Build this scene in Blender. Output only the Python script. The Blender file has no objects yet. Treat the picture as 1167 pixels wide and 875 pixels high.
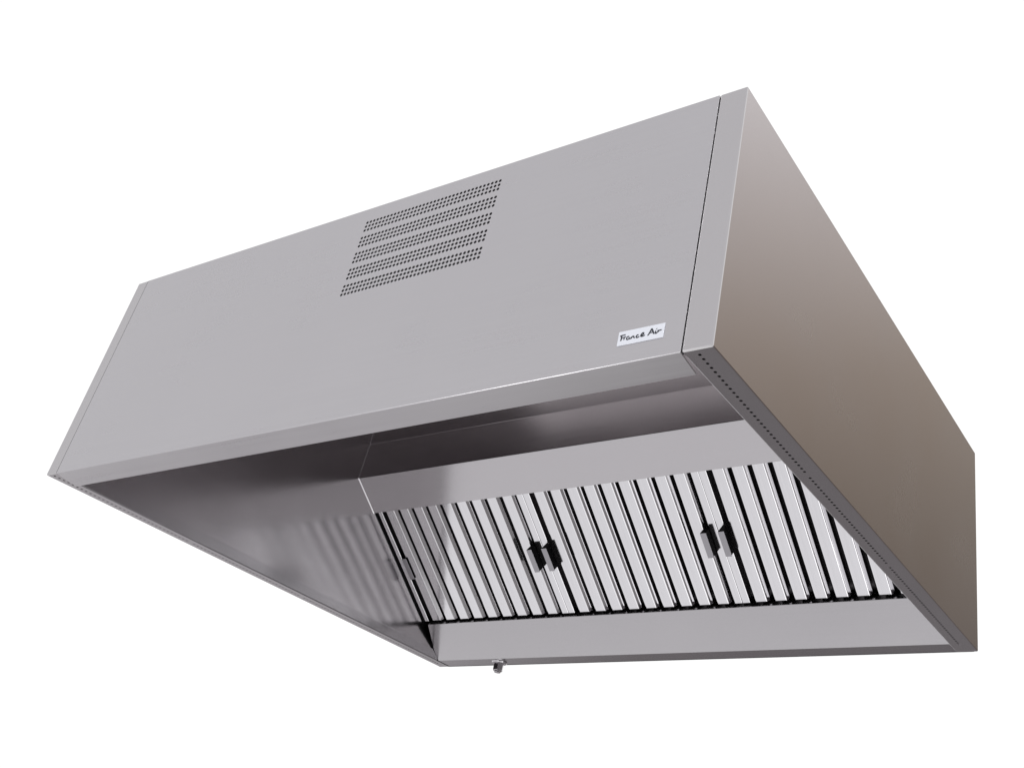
import bpy, bmesh, math, random
from mathutils import Vector, Matrix

# ------------------------------------------------------------------ scene
S = bpy.context.scene
COL = S.collection
S.render.engine = 'CYCLES'
S.render.resolution_x, S.render.resolution_y = 1024, 767
S.view_settings.view_transform = 'Standard'
S.view_settings.look = 'None'
S.view_settings.exposure = 0.0
S.view_settings.gamma = 1.0
S.cycles.max_bounces = 14
S.cycles.glossy_bounces = 12
S.cycles.use_denoising = True
S.cycles.blur_glossy = 0.3

W, D, H = 2.0, 1.621, 0.6306          # outer size of the hood
T = 0.003                             # thickness of the front sheet

# ------------------------------------------------------------------ materials
def mat_steel(name, base, rough, axis, streak=0.014, bump=0.003, tint=0.006, aniso=0.0, rot=0.0):
    """brushed stainless steel; axis = brushing direction in object space"""
    m = bpy.data.materials.new(name); m.use_nodes = True
    nt = m.node_tree; N = nt.nodes; L = nt.links
    b = N['Principled BSDF']
    b.inputs['Metallic'].default_value = 1.0
    if aniso:
        b.inputs['Anisotropic'].default_value = aniso
        b.inputs['Anisotropic Rotation'].default_value = rot
        tg = N.new('ShaderNodeTangent'); tg.direction_type = 'UV_MAP'; tg.uv_map = 'brush'
        L.new(tg.outputs[0], b.inputs['Tangent'])
    tc = N.new('ShaderNodeTexCoord')
    mp = N.new('ShaderNodeMapping')
    sc = [130.0, 130.0, 130.0]; sc['xyz'.index(axis)] = 1.5
    mp.inputs['Scale'].default_value = sc
    L.new(tc.outputs['Object'], mp.inputs['Vector'])
    n1 = N.new('ShaderNodeTexNoise'); n1.inputs['Scale'].default_value = 1.0
    n1.inputs['Detail'].default_value = 1.0
    L.new(mp.outputs['Vector'], n1.inputs['Vector'])
    # large cloudy variation of the finish
    n2 = N.new('ShaderNodeTexNoise'); n2.inputs['Scale'].default_value = 3.1
    n2.inputs['Detail'].default_value = 4.0
    L.new(tc.outputs['Object'], n2.inputs['Vector'])
    r1 = N.new('ShaderNodeMapRange')
    r1.inputs['From Min'].default_value = 0.3; r1.inputs['From Max'].default_value = 0.7
    r1.inputs['To Min'].default_value = rough - streak; r1.inputs['To Max'].default_value = rough + streak
    L.new(n1.outputs['Fac'], r1.inputs['Value'])
    r2 = N.new('ShaderNodeMapRange')
    r2.inputs['From Min'].default_value = 0.3; r2.inputs['From Max'].default_value = 0.7
    r2.inputs['To Min'].default_value = -0.03; r2.inputs['To Max'].default_value = 0.03
    L.new(n2.outputs['Fac'], r2.inputs['Value'])
    ad = N.new('ShaderNodeMath'); ad.operation = 'ADD'
    L.new(r1.outputs[0], ad.inputs[0]); L.new(r2.outputs[0], ad.inputs[1])
    L.new(ad.outputs[0], b.inputs['Roughness'])
    r3 = N.new('ShaderNodeMapRange')
    r3.inputs['From Min'].default_value = 0.3; r3.inputs['From Max'].default_value = 0.7
    r3.inputs['To Min'].default_value = 0.0; r3.inputs['To Max'].default_value = 1.0
    mxf = N.new('ShaderNodeMath'); mxf.operation = 'MULTIPLY_ADD'
    mxf.inputs[1].default_value = 0.5
    L.new(n1.outputs['Fac'], mxf.inputs[0])
    hl = N.new('ShaderNodeMath'); hl.operation = 'MULTIPLY'; hl.inputs[1].default_value = 0.5
    L.new(n2.outputs['Fac'], hl.inputs[0]); L.new(hl.outputs[0], mxf.inputs[2])
    L.new(mxf.outputs[0], r3.inputs['Value'])
    mx = N.new('ShaderNodeMix'); mx.data_type = 'RGBA'
    L.new(r3.outputs[0], mx.inputs[0])
    mx.inputs[6].default_value = (*[c * (1 - tint) for c in base], 1)
    mx.inputs[7].default_value = (*[c * (1 + tint) for c in base], 1)
    L.new(mx.outputs[2], b.inputs['Base Color'])
    if bump:
        n3 = N.new('ShaderNodeTexNoise'); n3.inputs['Scale'].default_value = 2.2
        n3.inputs['Detail'].default_value = 1.0
        L.new(tc.outputs['Object'], n3.inputs['Vector'])
        bp2 = N.new('ShaderNodeBump'); bp2.inputs['Strength'].default_value = 0.2
        bp2.inputs['Distance'].default_value = bump
        L.new(n3.outputs['Fac'], bp2.inputs['Height'])
        L.new(bp2.outputs['Normal'], b.inputs['Normal'])
    return m

def mat_plain(name, base, rough, metallic=0.0, var=0.06, scale=60.0):
    m = bpy.data.materials.new(name); m.use_nodes = True
    nt = m.node_tree; N = nt.nodes; L = nt.links
    b = N['Principled BSDF']
    b.inputs['Metallic'].default_value = metallic
    b.inputs['Roughness'].default_value = rough
    tc = N.new('ShaderNodeTexCoord')
    n = N.new('ShaderNodeTexNoise'); n.inputs['Scale'].default_value = scale; n.inputs['Detail'].default_value = 3
    L.new(tc.outputs['Object'], n.inputs['Vector'])
    mx = N.new('ShaderNodeMix'); mx.data_type = 'RGBA'
    L.new(n.outputs['Fac'], mx.inputs[0])
    mx.inputs[6].default_value = (*[c * (1 - var) for c in base], 1)
    mx.inputs[7].default_value = (*[min(1, c * (1 + var)) for c in base], 1)
    L.new(mx.outputs[2], b.inputs['Base Color'])
    return m

STEEL = (0.560, 0.547, 0.563)
M_front = mat_steel('brushed_steel_front', STEEL, 0.30, 'x', streak=0.02, bump=0.012, tint=0.014)
M_side = mat_steel('brushed_steel_side', (0.555, 0.540, 0.550), 0.25, 'z', streak=0.003, bump=0.0, tint=0.002)
M_flange = mat_steel('brushed_steel_flange', (0.50, 0.485, 0.50), 0.24, 'y', streak=0.003, bump=0.0, tint=0.002)
M_lining = mat_steel('brushed_steel_lining', (0.53, 0.51, 0.525), 0.21, 'y', streak=0.01, bump=0.0012, tint=0.003, aniso=0.6)
M_ceiling = mat_steel('brushed_steel_ceiling', (0.57, 0.54, 0.55), 0.16, 'x', streak=0.008, bump=0.0012)
M_inner = mat_steel('brushed_steel_inner', (0.555, 0.535, 0.550), 0.19, 'x', streak=0.01, bump=0.0015)
M_baffle = mat_steel('bright_steel_baffle', (0.80, 0.79, 0.81), 0.11, 'y', streak=0.02, bump=0.003, tint=0.06)
M_gutter = mat_steel('brushed_steel_gutter', (0.49, 0.475, 0.49), 0.20, 'x', streak=0.01, bump=0.004)
M_rear = mat_steel('shaded_steel_rear', (0.14, 0.135, 0.14), 0.32, 'y', streak=0.04)  # same steel darkened, shade behind the slats put into the colour
M_handle = mat_steel('satin_steel_handle', (0.35, 0.34, 0.36), 0.32, 'y')
M_drain = mat_steel('turned_steel_drain', (0.62, 0.60, 0.62), 0.16, 'z', streak=0.03)
M_black = mat_plain('black_grip_gap', (0.006, 0.0055, 0.0065), 0.6)  # colour of the grips, also stands in for the dark gap
M_black.node_tree.nodes['Principled BSDF'].inputs['Specular IOR Level'].default_value = 0.03
M_dark = mat_plain('dark_shade_fill', (0.035, 0.034, 0.036), 0.9)  # near-black stand-in for shade in the seams and vent holes
M_paper = mat_plain('white_vinyl', (0.74, 0.76, 0.82), 0.4, var=0.015)
M_ink = mat_plain('dark_ink', (0.022, 0.025, 0.035), 0.5)

# ------------------------------------------------------------------ helpers
def new_obj(name, bm, mat, parent, bevel=0.0, exclude=None, seg=2, recalc=True):
    if recalc:
        bmesh.ops.recalc_face_normals(bm, faces=bm.faces)
    me = bpy.data.meshes.new(name)
    if bevel:
        lay = bm.edges.layers.float.new('bevel_weight_edge')
        for e in bm.edges:
            if len(e.link_faces) == 2 and e.calc_face_angle(0) > math.radians(25):
                mid = (e.verts[0].co + e.verts[1].co) / 2
                if exclude is None or not exclude(mid):
                    e[lay] = 1.0
    bm.to_mesh(me); bm.free()
    me.materials.append(mat)
    o = bpy.data.objects.new(name, me); COL.objects.link(o)
    if parent is not None:
        o.parent = parent
    if bevel:
        md = o.modifiers.new('bevel', 'BEVEL')
        md.limit_method = 'WEIGHT'; md.width = bevel; md.segments = seg
        md.use_clamp_overlap = True
    return o

def root(name, label, cat, loc=(0, 0, 0), rot=(0, 0, 0), group=None):
    o = bpy.data.objects.new(name, None); COL.objects.link(o)
    o.location = loc; o.rotation_euler = rot
    o.empty_display_size = 0.1
    o['label'] = label; o['category'] = cat
    if group: o['group'] = group
    return o

def box(bm, x0, x1, y0, y1, z0, z1):
    v = [bm.verts.new((x, y, z)) for x in (x0, x1) for y in (y0, y1) for z in (z0, z1)]
    for f in ((0, 1, 3, 2), (4, 6, 7, 5), (0, 4, 5, 1), (2, 3, 7, 6), (0, 2, 6, 4), (1, 5, 7, 3)):
        bm.faces.new([v[i] for i in f])

def vox(bm, xs, ys, zs, filled, skip=None):
    """skin of a union of grid cells; skip(axis, sign, i, j, k) leaves a face out"""
    vs = {}
    def V(i, j, k):
        if (i, j, k) not in vs:
            vs[(i, j, k)] = bm.verts.new((xs[i], ys[j], zs[k]))
        return vs[(i, j, k)]
    nx, ny, nz = len(xs) - 1, len(ys) - 1, len(zs) - 1
    def F(i, j, k):
        return 0 <= i < nx and 0 <= j < ny and 0 <= k < nz and filled(i, j, k)
    for i in range(nx):
        for j in range(ny):
            for k in range(nz):
                if not F(i, j, k): continue
                for a, s in ((0, -1), (0, 1), (1, -1), (1, 1), (2, -1), (2, 1)):
                    n = [i, j, k]; n[a] += s
                    if F(*n) or (skip and skip(a, s, i, j, k)): continue
                    c = [[i, i + 1], [j, j + 1], [k, k + 1]]
                    c[a] = [c[a][0 if s < 0 else 1]]
                    q = [(x, y, z) for x in c[0] for y in c[1] for z in c[2]]
                    q = [q[0], q[1], q[3], q[2]]
                    bm.faces.new([V(*p) for p in q])
    bmesh.ops.recalc_face_normals(bm, faces=bm.faces)
    bmesh.ops.dissolve_limit(bm, angle_limit=math.radians(1), verts=bm.verts, edges=bm.edges)

def extrude_x(bm, prof, x0, x1):
    """closed (y, z) profile extruded along x"""
    a = [bm.verts.new((x0, y, z)) for y, z in prof]
    b = [bm.verts.new((x1, y, z)) for y, z in prof]
    n = len(prof)
    for i in range(n):
        bm.faces.new((a[i], a[(i + 1) % n], b[(i + 1) % n], b[i]))
    bm.faces.new(a); bm.faces.new(b)

def perforated(bm, us, vs, is_hole, rad, to3d, depth_vec, nseg=12):
    """sheet of cells (us x vs breakpoints); a round hole with a wall in each cell is_hole(i, j)"""
    cache = {}
    def P(u, v):
        key = (round(u, 6), round(v, 6))
        if key not in cache:
            cache[key] = bm.verts.new(to3d(u, v))
        return cache[key]
    dv = Vector(depth_vec)
    for i in range(len(us) - 1):
        for j in range(len(vs) - 1):
            u0, u1, v0, v1 = us[i], us[i + 1], vs[j], vs[j + 1]
            if not is_hole(i, j):
                bm.faces.new((P(u0, v0), P(u1, v0), P(u1, v1), P(u0, v1))); continue
            cu, cv = (u0 + u1) / 2, (v0 + v1) / 2
            corners = [P(u1, v1), P(u0, v1), P(u0, v0), P(u1, v0)]
            ring = []
            for q in range(nseg):
                a = math.pi / 4 + 2 * math.pi * q / nseg
                ring.append(bm.verts.new(to3d(cu + rad * math.cos(a), cv + rad * math.sin(a))))
            per = nseg // 4
            for s in range(4):
                c = corners[s]; c2 = corners[(s + 1) % 4]
                seg = [ring[(s * per + t) % nseg] for t in range(per + 1)]
                bm.faces.new([c, c2] + seg[::-1])
            deep = [bm.verts.new(v.co + dv) for v in ring]
            for q in range(nseg):
                bm.faces.new((ring[q], ring[(q + 1) % nseg], deep[(q + 1) % nseg], deep[q]))

def tube(bm, c, r0, r1, z0, z1, n=32, cap0=True, cap1=True):
    a = [bm.verts.new((c[0] + r0 * math.cos(2 * math.pi * i / n), c[1] + r0 * math.sin(2 * math.pi * i / n), z0)) for i in range(n)]
    b = [bm.verts.new((c[0] + r1 * math.cos(2 * math.pi * i / n), c[1] + r1 * math.sin(2 * math.pi * i / n), z1)) for i in range(n)]
    for i in range(n):
        bm.faces.new((a[i], a[(i + 1) % n], b[(i + 1) % n], b[i]))
    if cap0: bm.faces.new(a)
    if cap1: bm.faces.new(b)

# ------------------------------------------------------------------ the hood
hood = root('extractor_hood', 'large box shaped stainless steel kitchen extractor hood seen from below, holding the baffle filters', 'extractor hood')

XL = 0.045          # inner face of the left side
XR = 1.938          # inner edge of the right strip and flange

# left side panel: hollow box, its underside has a perforated strip
bm = bmesh.new()
hx0, hx1 = 0.0165, 0.0295
nL, pL = 118, 0.0134
hyL = 0.0045
ysL = [0.0, hyL, hyL + nL * pL, D]
vox(bm, [0.0, hx0, hx1, XL], ysL, [0.0, H], lambda i, j, k: True,
    skip=lambda a, s, i, j, k: a == 2 and s < 0 and i == 1 and j == 1)
side_l = new_obj('side_panel', bm, M_side, hood, bevel=0.0022,
                 exclude=lambda c: c.x > XL - 1e-4 or abs(c.z) < 1e-5 and hx0 - 1e-4 < c.x < hx1 + 1e-4 and hyL - 1e-4 < c.y < ysL[2] + 1e-4)
side_l['label'] = 'left side panel whose inner face mirrors the filters'
bm = bmesh.new()
perforated(bm, [hx0, hx1], [hyL + i * pL for i in range(nL + 1)], lambda i, j: j not in (33, 66),
           0.0033, lambda u, v: (u, v, 0.0), (0, 0, 0.0025))
new_obj('perforated_strip', bm, M_side, side_l)

bm = bmesh.new()
box(bm, XL + 0.0003, XL + 0.0018, T + 0.001, D - 0.006, 0.004, 0.5865)
uv = bm.loops.layers.uv.new('brush')
for f in bm.faces:
    for l in f.loops: l[uv].uv = (l.vert.co.y, l.vert.co.z)
new_obj('inner_lining', bm, M_lining, side_l)

# folded skirt along the foot of the left inner face
bm = bmesh.new()
box(bm, XL + 0.0019, XL + 0.0045, 0.066, D - 0.075, 0.0008, 0.032)
new_obj('inner_skirt', bm, M_flange, hood, bevel=0.001)

# right side panel: thin outer skin folded over at the front and underneath
bm = bmesh.new()
nR, pR = 105, 0.0148
hyR = 0.0181 - pR / 2
rx0, rx1 = 1.9575, 1.9725
xsR = [XR, rx0, rx1, 1.990, W]
ysR = [0.0, hyR, 0.0125, hyR + nR * pR, D]
zsR = [0.0, 0.012, H]
def fillR(i, j, k):
    return i == 3 or j <= 1 or k == 0
vox(bm, xsR, ysR, zsR, fillR,
    skip=lambda a, s, i, j, k: a == 2 and s < 0 and k == 0 and i == 1 and 1 <= j <= 2)
side_r = new_obj('side_panel', bm, M_side, hood, bevel=0.003,
                 exclude=lambda c: abs(c.z) < 1e-5 and rx0 - 1e-4 < c.x < rx1 + 1e-4 and hyR - 1e-4 < c.y < ysR[3] + 1e-4)
side_r['label'] = 'brownish right side panel with a perforated bottom flange'
bm = bmesh.new()
perforated(bm, [rx0, rx1], [hyR + i * pR for i in range(nR + 1)], lambda i, j: j not in (32, 65),
           0.0033, lambda u, v: (u, v, 0.0), (0, 0, 0.0025))
new_obj('perforated_strip', bm, M_side, side_r)

# front panel with the perforated vent and the folded bottom lip
FX0, FX1 = XL + 0.0016, XR - 0.0023
vx0, vx1 = 0.9400, 1.3940
vz0, vz1 = 0.3500, 0.5970

bm = bmesh.new()
vox(bm, [FX0, vx0, vx1, FX1], [0.0, T, 0.063], [0.0, T, vz0, vz1, H],
    lambda i, j, k: (j == 0 and not (i == 1 and k == 2)) or (j == 1 and k == 0))
for v in bm.verts:                       # the lip dips slightly towards the rear
    if v.co.y > 0.05: v.co.z -= 0.009
front = new_obj('front_panel', bm, M_front, hood, bevel=0.0013,
                exclude=lambda c: c.x < FX0 + 1e-4 or vx0 - 1e-3 < c.x < vx1 + 1e-3 and vz0 - 1e-3 < c.z < vz1 + 1e-3)
bm = bmesh.new()
cols, cp = 37, 0.0117
rp, gp = 0.0125, 0.0492
us = [vx0] + [0.94715 + cp * i for i in range(cols + 1)] + [vx1]
zrows = []
vsb = [vz0]
holes = set()
z = 0.3603 - rp / 2
for g in range(5):
    zb = 0.3603 - rp / 2 + g * gp
    for r in range(4):
        vsb.append(zb + r * rp)
        if r < 3: holes.add(len(vsb) - 1)
vsb.append(vz1)
perforated(bm, us, vsb, lambda i, j: 1 <= i <= cols and j in holes, 0.0041,
           lambda u, v: (u, 0.0, v), (0, 0.0025, 0), nseg=12)
vent = new_obj('vent_grille', bm, M_front, front)
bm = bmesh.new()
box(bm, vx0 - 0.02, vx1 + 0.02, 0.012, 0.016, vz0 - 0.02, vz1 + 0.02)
new_obj('vent_backing', bm, M_dark, front)  # dark sheet standing in for the shade behind the holes

bm = bmesh.new()
box(bm, FX1 - 0.004, XR - 0.0002, 0.0042, 0.010, 0.001, H - 0.005)
new_obj('seam_dark_strip', bm, M_dark, front)  # dark strip added as the shade inside the right seam
bm = bmesh.new()
box(bm, XL + 0.0002, FX0 + 0.004, 0.0036, 0.010, 0.001, H - 0.005)
new_obj('seam_dark_strip', bm, M_dark, front)  # dark strip added as the shade inside the left seam

# sticker with handwriting
sticker_quad = {'TL': (1.7967, 0.0712), 'TR': (1.8948, 0.0715), 'BR': (1.8948, 0.0397), 'BL': (1.7952, 0.0395)}
bm = bmesh.new()
box(bm, 1.7958, 1.8948, -0.0013, -0.0001, 0.0396, 0.0713)
stick = new_obj('brand_sticker', bm, M_paper, front, bevel=0.0006)
def lab(px, py):
    # pixel of the enlarged sticker -> position on the sticker
    # u axis (950,-185), v axis (-62,308) from top left (110,240)
    dx, dy = px - 110, py - 240
    det = 950 * 308 - (-62) * (-185)
    u = (dx * 308 - dy * (-62)) / det
    v = (950 * dy - (-185) * dx) / det
    return 1.7958 + u * 0.099, 0.0713 - v * 0.0317
strokes = [
    ([(150, 322), (160, 345), (158, 375), (148, 405), (137, 432)], 1.25),            # F stem
    ([(128, 330), (165, 316), (205, 308), (247, 296)], 1.0),                          # F bar
    ([(152, 372), (178, 362), (200, 352)], 0.8),                                      # F middle bar
    ([(204, 348), (214, 372), (208, 392), (202, 408)], 1.0),                          # r
    ([(212, 368), (226, 350), (240, 342), (252, 346)], 0.85),
    ([(318, 338), (292, 338), (270, 362), (264, 390), (284, 402), (306, 386), (322, 350)], 1.0),  # a
    ([(322, 350), (318, 376), (332, 388), (348, 378)], 0.9),
    ([(350, 352), (362, 368), (360, 386)], 1.0),                                      # n
    ([(360, 382), (374, 352), (396, 334), (412, 340), (418, 362), (434, 366)], 1.0),
    ([(514, 308), (492, 308), (470, 326), (462, 350), (480, 362), (506, 352), (530, 338)], 1.0),  # c
    ([(546, 334), (580, 316), (612, 294), (618, 270), (598, 268), (572, 292), (560, 320), (572, 338), (604, 332), (642, 310)], 1.05),  # e
    ([(692, 320), (712, 306), (744, 256), (772, 206), (786, 176)], 1.15),             # A
    ([(786, 176), (800, 214), (812, 256), (822, 292)], 1.15),
    ([(728, 268), (770, 262), (808, 250)], 0.8),
    ([(866, 226), (854, 256), (856, 280), (876, 272), (892, 252)], 1.05),             # i
    ([(880, 184), (887, 190)], 1.3),
    ([(908, 212), (910, 240), (900, 262)], 1.05),                                     # r
    ([(904, 258), (926, 226), (950, 214), (984, 208)], 0.9),
]
def smooth(pts, n=8):
    out = []
    P = [Vector(p) for p in pts]
    P = [P[0]] + P + [P[-1]]
    for i in range(1, len(P) - 2):
        for t in range(n):
            s = t / n
            a, b, c, d = P[i - 1], P[i], P[i + 1], P[i + 2]
            out.append(0.5 * ((2 * b) + (c - a) * s + (2 * a - 5 * b + 4 * c - d) * s * s + (3 * b - a - 3 * c + d) * s ** 3))
    out.append(P[-2])
    return out
bm = bmesh.new()
for si, (pts, wgt) in enumerate(strokes):
    pl = smooth([lab(*p) for p in pts])
    hw = 0.00135 * wgt
    yy = -0.00155 - 0.000012 * si
    L_, R_ = [], []
    for i, p in enumerate(pl):
        d = (pl[min(i + 1, len(pl) - 1)] - pl[max(i - 1, 0)])
        if d.length < 1e-9: d = Vector((1, 0))
        d.normalize(); nrm = Vector((-d.y, d.x))
        f = 0.75 + 0.25 * math.sin(math.pi * i / max(1, len(pl) - 1))
        a, b = p + nrm * hw * f, p - nrm * hw * f
        L_.append(bm.verts.new((a.x, yy, a.y))); R_.append(bm.verts.new((b.x, yy, b.y)))
    for i in range(len(pl) - 1):
        bm.faces.new((L_[i], L_[i + 1], R_[i + 1], R_[i]))
new_obj('lettering', bm, M_ink, stick, recalc=False)

# slanted plane that carries upper panel, filters and gutter: P(s, n) in the (y, z) plane
PY, PZ = 0.952, 0.453
ang = math.atan(0.7525)
cs, sn = math.cos(ang), math.sin(ang)
def sp(s, n=0.0):                       # s runs down the slope, n points out of it (towards front and floor)
    return (PY + cs * s - sn * n, PZ - sn * s - cs * n)

XI = 1.9885                             # inner face of the right skin
# ceiling of the capture chamber and the drop in front of the plenum
bm = bmesh.new()
extrude_x(bm, [(0.013, 0.587), (0.955, 0.587), (0.952, 0.453), (0.956, 0.455), (0.959, 0.5905), (0.013, 0.5905)], XL + 0.0019, XI)
new_obj('inner_ceiling', bm, M_ceiling, hood, bevel=0.0008)
# bright bead added for the lit edge line where ceiling, drop and upper panel meet the left inner face
bm = bmesh.new()
path = [(0.955, 0.587), (0.952, 0.453), sp(0.14)]
br = 0.0016
rings = []
for i, (y, z) in enumerate(path):
    a, b = path[max(i - 1, 0)], path[min(i + 1, len(path) - 1)]
    d1 = (Vector(path[i]) - Vector(a)); d2 = (Vector(b) - Vector(path[i]))
    d = (d1.normalized() if d1.length else Vector((0, 0))) + (d2.normalized() if d2.length else Vector((0, 0)))
    d.normalize(); nn = Vector((-d.y, d.x))
    rings.append([bm.verts.new((XL + 0.0030 + br * math.cos(t), y + nn.x * br * math.sin(t), z + nn.y * br * math.sin(t)))
                  for t in [k * math.pi / 4 for k in range(8)]])
for a, b in zip(rings, rings[1:]):
    for k in range(8):
        bm.faces.new((a[k], a[(k + 1) % 8], b[(k + 1) % 8], b[k]))
new_obj('lit_edge_bead', bm, M_baffle, hood)
# grey panel above the filters
bm = bmesh.new()
extrude_x(bm, [sp(0.001), sp(0.139), sp(0.139, -0.004), sp(0.003, -0.004)], XL + 0.0019, XI)
new_obj('upper_panel', bm, M_inner, hood, bevel=0.0008)
# grease gutter under the filters
bm = bmesh.new()
g0, g1 = sp(0.598), sp(0.752)
gm = sp(0.712)
extrude_x(bm, [g0, gm, g1, (D - 0.0045, 0.0008), (D - 0.0045, 0.0045), (g1[0] + 0.004, 0.0045), sp(0.748, -0.004), sp(0.606, -0.004), sp(0.606, -0.022), sp(0.598, -0.022)], XL + 0.0048, XI)
for v in bm.verts:                       # its left end is cut back towards the filters
    if v.co.x < 0.1 and v.co.z > 0.005:
        s_ = ((v.co.y - PY) * cs - (v.co.z - PZ) * sn)
        v.co.x += 0.024 * max(0.0, min(1.0, (0.712 - s_) / 0.11))
new_obj('grease_gutter', bm, M_gutter, hood, bevel=0.0012)
# black strip added to draw the dark gap between the left inner face and the first filter
bm = bmesh.new()
extrude_x(bm, [sp(0.141, -0.0085), sp(0.594, -0.0085), sp(0.594, -0.0115), sp(0.141, -0.0115)], XL + 0.0020, XL + 0.0075)
new_obj('edge_gap_strip', bm, M_black, hood)
# roof and back
bm = bmesh.new()
box(bm, XL + 0.0006, XI, T + 0.0005, D - 0.0045, H - 0.0035, H - 0.0005)
new_obj('top_panel', bm, M_front, hood)
bm = bmesh.new()
box(bm, XL + 0.0006, XI, D - 0.004, D - 0.0005, 0.0, H - 0.004)
new_obj('back_panel', bm, M_rear, hood)

# drain spout in the gutter floor
dc = (0.309, 1.588)
bm = bmesh.new()
tube(bm, dc, 0.0285, 0.0255, 0.0004, -0.0050)
tube(bm, dc, 0.019, 0.019, -0.0050, -0.031, n=6)
tube(bm, dc, 0.012, 0.012, -0.031, -0.037)
sp_o = new_obj('drain_spout', bm, M_drain, hood, bevel=0.0012)
for p in sp_o.data.polygons: p.use_smooth = False

# ------------------------------------------------------------------ baffle filters
rnd = random.Random(4)
FW = 0.648
S0, S1 = 0.128, 0.592                   # top and bottom of a filter along the slope
REC = -0.012                            # face of the filter lies behind the hood's slope
def build_filter(x0, label, flat=False):
    y, z = sp(0, REC)
    r = root('baffle_filter', label, 'grease filter', (x0, y, z), (-ang, 0, 0), 'baffle filters in the hood')
    # local axes: x along the hood, y down the slope, z out of the back of the filter (negative = towards viewer)
    bm = bmesh.new()
    e = 0.0006
    a, b = 0.0256, 0.045
    vox(bm, [e, 0.003, a, FW - a, FW - 0.003, FW - e], [S0, S0 + 0.02, S1 - 0.012, S1], [0.0, 0.003, 0.040, b],
        lambda i, j, k: (k == 0 and i in (0, 1, 3, 4)) or i in (0, 4) or (k == 2 and (j == 0 or i in (1, 3))) or
                        (k >= 1 and j in (0, 2) and False))
    new_obj('frame', bm, M_baffle, r, bevel=0.0012)
    proto = None
    for k in range(9):
        if proto is None:
            bm = bmesh.new()
            w, t, dp, o_ = 0.0362, 0.0010, 0.0105, 0.0076
            prof = [(0, 0), (w, 0), (w + o_, dp), (w + o_ - t, dp), (w - t, t), (t, t), (t - o_, dp), (-o_, dp)]
            A = [bm.verts.new((x, S0 + 0.004, zz)) for x, zz in prof]
            B = [bm.verts.new((x, S1 - 0.001, zz)) for x, zz in prof]
            n = len(prof)
            for i in range(n):
                bm.faces.new((A[i], A[(i + 1) % n], B[(i + 1) % n], B[i]))
            bm.faces.new(A); bm.faces.new(B)
            proto = new_obj('baffle', bm, M_baffle, r, bevel=0.0016,
                            exclude=lambda c: c.z > 0.0005 and not (abs(c.z) < 0.0005))
            proto.location = (0.0462, 0, 0)
        else:
            o = proto.copy(); COL.objects.link(o); o.parent = r
            o.location = (0.0462 + k * 0.0648, 0, 0)
            o.rotation_euler = (0, math.radians(rnd.uniform(-0.7, 0.7)), 0)
    proto = None
    for k in range(10):
        cx = 0.0462 - 0.0143 + k * 0.0648
        if proto is None:
            bm = bmesh.new()
            hw_, t = 0.0260, 0.0012
            z0, z1 = 0.0165, 0.0385
            prof = [(-hw_, z0), (-hw_ + t, z0), (-hw_ + t, z1 - t), (hw_ - t, z1 - t), (hw_ - t, z0), (hw_, z0), (hw_, z1), (-hw_, z1)]
            A = [bm.verts.new((x, S0 + 0.021, zz)) for x, zz in prof]
            B = [bm.verts.new((x, S1 - 0.002, zz)) for x, zz in prof]
            n = len(prof)
            for i in range(n):
                bm.faces.new((A[i], A[(i + 1) % n], B[(i + 1) % n], B[i]))
            bm.faces.new(A); bm.faces.new(B)
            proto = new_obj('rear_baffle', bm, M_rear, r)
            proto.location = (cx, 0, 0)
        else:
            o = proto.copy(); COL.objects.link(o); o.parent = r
            o.location = (cx, 0, 0)
    for hx in (0.030 if flat else 0.0140, FW - 0.0460):
        s0 = 0.330
        ht = 0.005 if flat and hx < 0.1 else 0.0275
        bm = bmesh.new()
        box(bm, hx, hx + 0.020, s0, s0 + 0.084, -ht - 0.0015, -ht)
        h = new_obj('handle', bm, M_handle, r, bevel=0.0004)
        bm = bmesh.new()
        box(bm, hx + 0.0006, hx + 0.0196, s0 - 0.001, s0 + 0.0815, -ht + 0.0001, -0.0004)
        new_obj('grip_block', bm, M_black, h, bevel=0.001)
    return r

build_filter(XL + 0.0019, 'leftmost baffle filter, beside the inner left wall and dulled by its reflection', True)
build_filter(XL + 0.0019 + FW, 'middle baffle filter, fully visible between the other two, with bright upright slats')
f3 = build_filter(XL + 0.0019 + 2 * FW, 'rightmost baffle filter, partly hidden behind the perforated right bottom flange')
f3.scale = ((XI - XL - 0.0025 - 2 * FW) / FW, 1, 1)

# ------------------------------------------------------------------ world: white surround, light and dark zones set for the steel's reflections
wd = bpy.data.worlds.new('World'); S.world = wd; wd.use_nodes = True
nt = wd.node_tree; N = nt.nodes; L = nt.links
bg = N['Background']
tc = N.new('ShaderNodeTexCoord')
sep = N.new('ShaderNodeSeparateXYZ'); L.new(tc.outputs['Generated'], sep.inputs[0])
def step(sock, a, b, lo=0.0, hi=1.0):
    m = N.new('ShaderNodeMapRange'); m.interpolation_type = 'SMOOTHSTEP'
    if a <= b:
        m.inputs['From Min'].default_value = a; m.inputs['From Max'].default_value = b
        m.inputs['To Min'].default_value = lo; m.inputs['To Max'].default_value = hi
    else:
        m.inputs['From Min'].default_value = b; m.inputs['From Max'].default_value = a
        m.inputs['To Min'].default_value = hi; m.inputs['To Max'].default_value = lo
    L.new(sock, m.inputs['Value']); return m.outputs[0]
def mul(a, b):
    m = N.new('ShaderNodeMath'); m.operation = 'MULTIPLY'; L.new(a, m.inputs[0]); L.new(b, m.inputs[1]); return m.outputs[0]
def mix(f, a, b):
    m = N.new('ShaderNodeMix'); m.data_type = 'RGBA'
    L.new(f, m.inputs[0])
    for s, v in ((6, a), (7, b)):
        if isinstance(v, tuple): m.inputs[s].default_value = (*v, 1)
        else: L.new(v, m.inputs[s])
    return m.outputs[2]
X, Y, Z = sep.outputs
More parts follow.
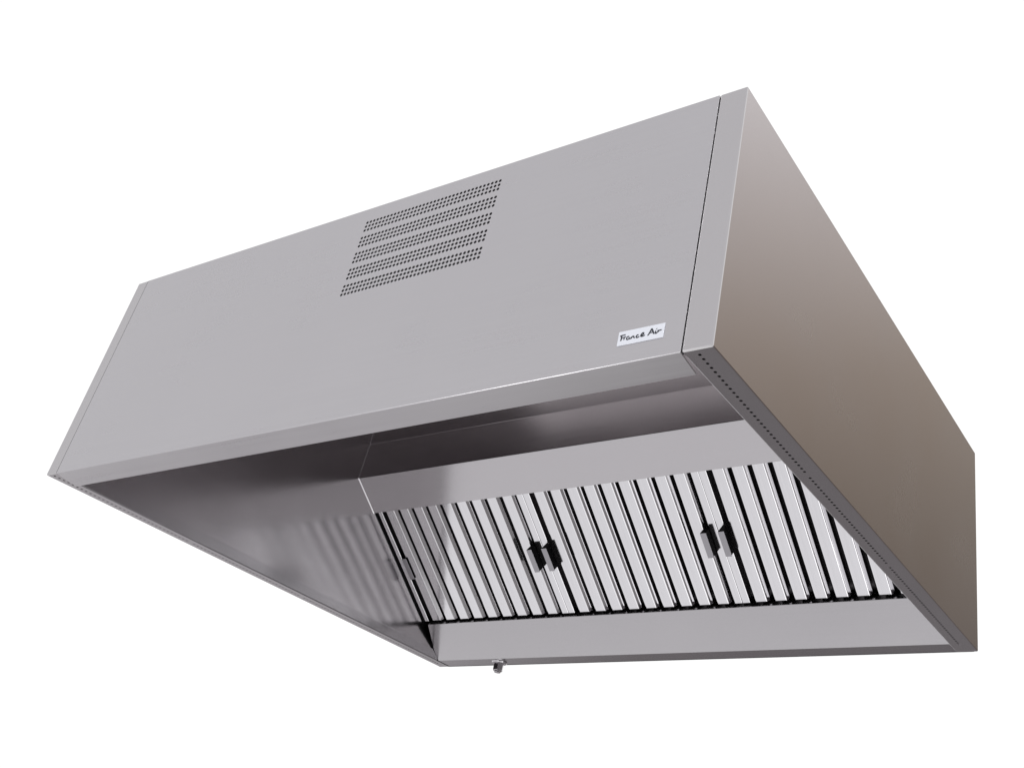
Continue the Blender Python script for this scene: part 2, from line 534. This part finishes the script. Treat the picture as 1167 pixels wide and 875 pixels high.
c = mix(step(Y, -0.10, 0.12), (0.79, 0.785, 0.802), (1.06, 1.06, 1.06))            # studio behind the camera / white backdrop
rp_ = N.new('ShaderNodeValToRGB'); L.new(Z, rp_.inputs[0])                        # room to the right, darker and warmer low down
el = rp_.color_ramp.elements
el[0].position = 0.25; el[0].color = (0.14, 0.113, 0.098, 1)
el[1].position = 0.80; el[1].color = (1.15, 1.13, 1.16, 1)
for p_, c_ in ((0.42, (0.250, 0.203, 0.163)), (0.54, (0.40, 0.33, 0.275)), (0.66, (0.70, 0.64, 0.61))):
    e = el.new(p_); e.color = (*c_, 1)
c = mix(mul(step(X, 0.03, 0.17), step(Y, 0.2, 0.5)), c, rp_.outputs[0])
c = mix(mul(step(Z, 0.03, -0.16), step(Y, 0.31, 0.61)), c, (0.205, 0.19, 0.197))  # floor far behind the hood
c = mix(mul(step(X, 0.32, 0.52), step(Z, 0.05, -0.3)), c, (0.20, 0.19, 0.195))   # unlit side of the studio, low on the right
c = mix(mul(mul(step(X, 0.66, 0.68), step(X, 0.78, 0.76)), step(Z, -0.52, -0.60)), c, (0.09, 0.085, 0.088))   # dark band added to dim the mirrored slats near the wall
c = mix(mul(mul(step(X, 0.48, 0.58), step(X, 0.71, 0.685)), step(Z, -0.57, -0.64)), c, (0.85, 0.84, 0.85))   # pale band added to brighten the first slats
c = mix(mul(mul(step(X, 0.745, 0.765), step(X, 0.90, 0.84)), step(Z, -0.57, -0.64)), c, (2.6, 2.6, 2.62))    # bright band added for the slat streaks on the lining
c = mix(mul(mul(step(X, -0.2, 0.12), step(X, 0.45, 0.3)), mul(step(Y, 0.1, -0.15), step(Z, -0.6, -0.82))), c, (1.9, 1.9, 1.9))    # bright patch added for glints on the slat edges
c = mix(mul(mul(step(X, -0.52, -0.74), step(Y, 0.15, 0.35)), step(Z, 0.0, -0.2)), c, (0.50, 0.48, 0.50))   # grey zone added to set the reflected tone at the left
L.new(c, bg.inputs['Color'])
bg.inputs['Strength'].default_value = 1.0

# ------------------------------------------------------------------ lamps
def area(name, dirv, dist, size, energy, target=(1.0, 0.5, 0.2)):
    ld = bpy.data.lights.new(name, 'AREA'); ld.shape = 'DISK'; ld.size = size; ld.energy = energy
    o = bpy.data.objects.new(name, ld); COL.objects.link(o)
    d = Vector(dirv).normalized()
    o.location = Vector(target) + d * dist
    o.rotation_euler = (-d).to_track_quat('-Z', 'Y').to_euler()
    return o
area('edge_glint_lamp', (-0.48, -0.87, -0.03), 3.2, 0.7, 9, target=(1.2, 0.0, 0.0))  # added lamp, gives the glint along the front bottom edge
area('edge_glint_lamp', (0.66, -0.42, 0.62), 3.5, 0.6, 80, target=(2.0, 0.0, 0.3))  # added lamp, gives the glint on the right front corner

# ------------------------------------------------------------------ camera
cam = bpy.data.cameras.new('camera'); co = bpy.data.objects.new('camera', cam); COL.objects.link(co)
co.location = (2.79880577, -1.29086217, -0.984596845)
co.rotation_euler = (2.10908464, -0.138577889, 0.522748443)
cam.sensor_width = 36.0
cam.lens = 1199.65924 / 1167 * 36.0
cam.shift_x = -(753.333 - 583.5) / 1167
cam.shift_y = (437.35 - 437.5) / 1167
cam.clip_end = 200
S.camera = co
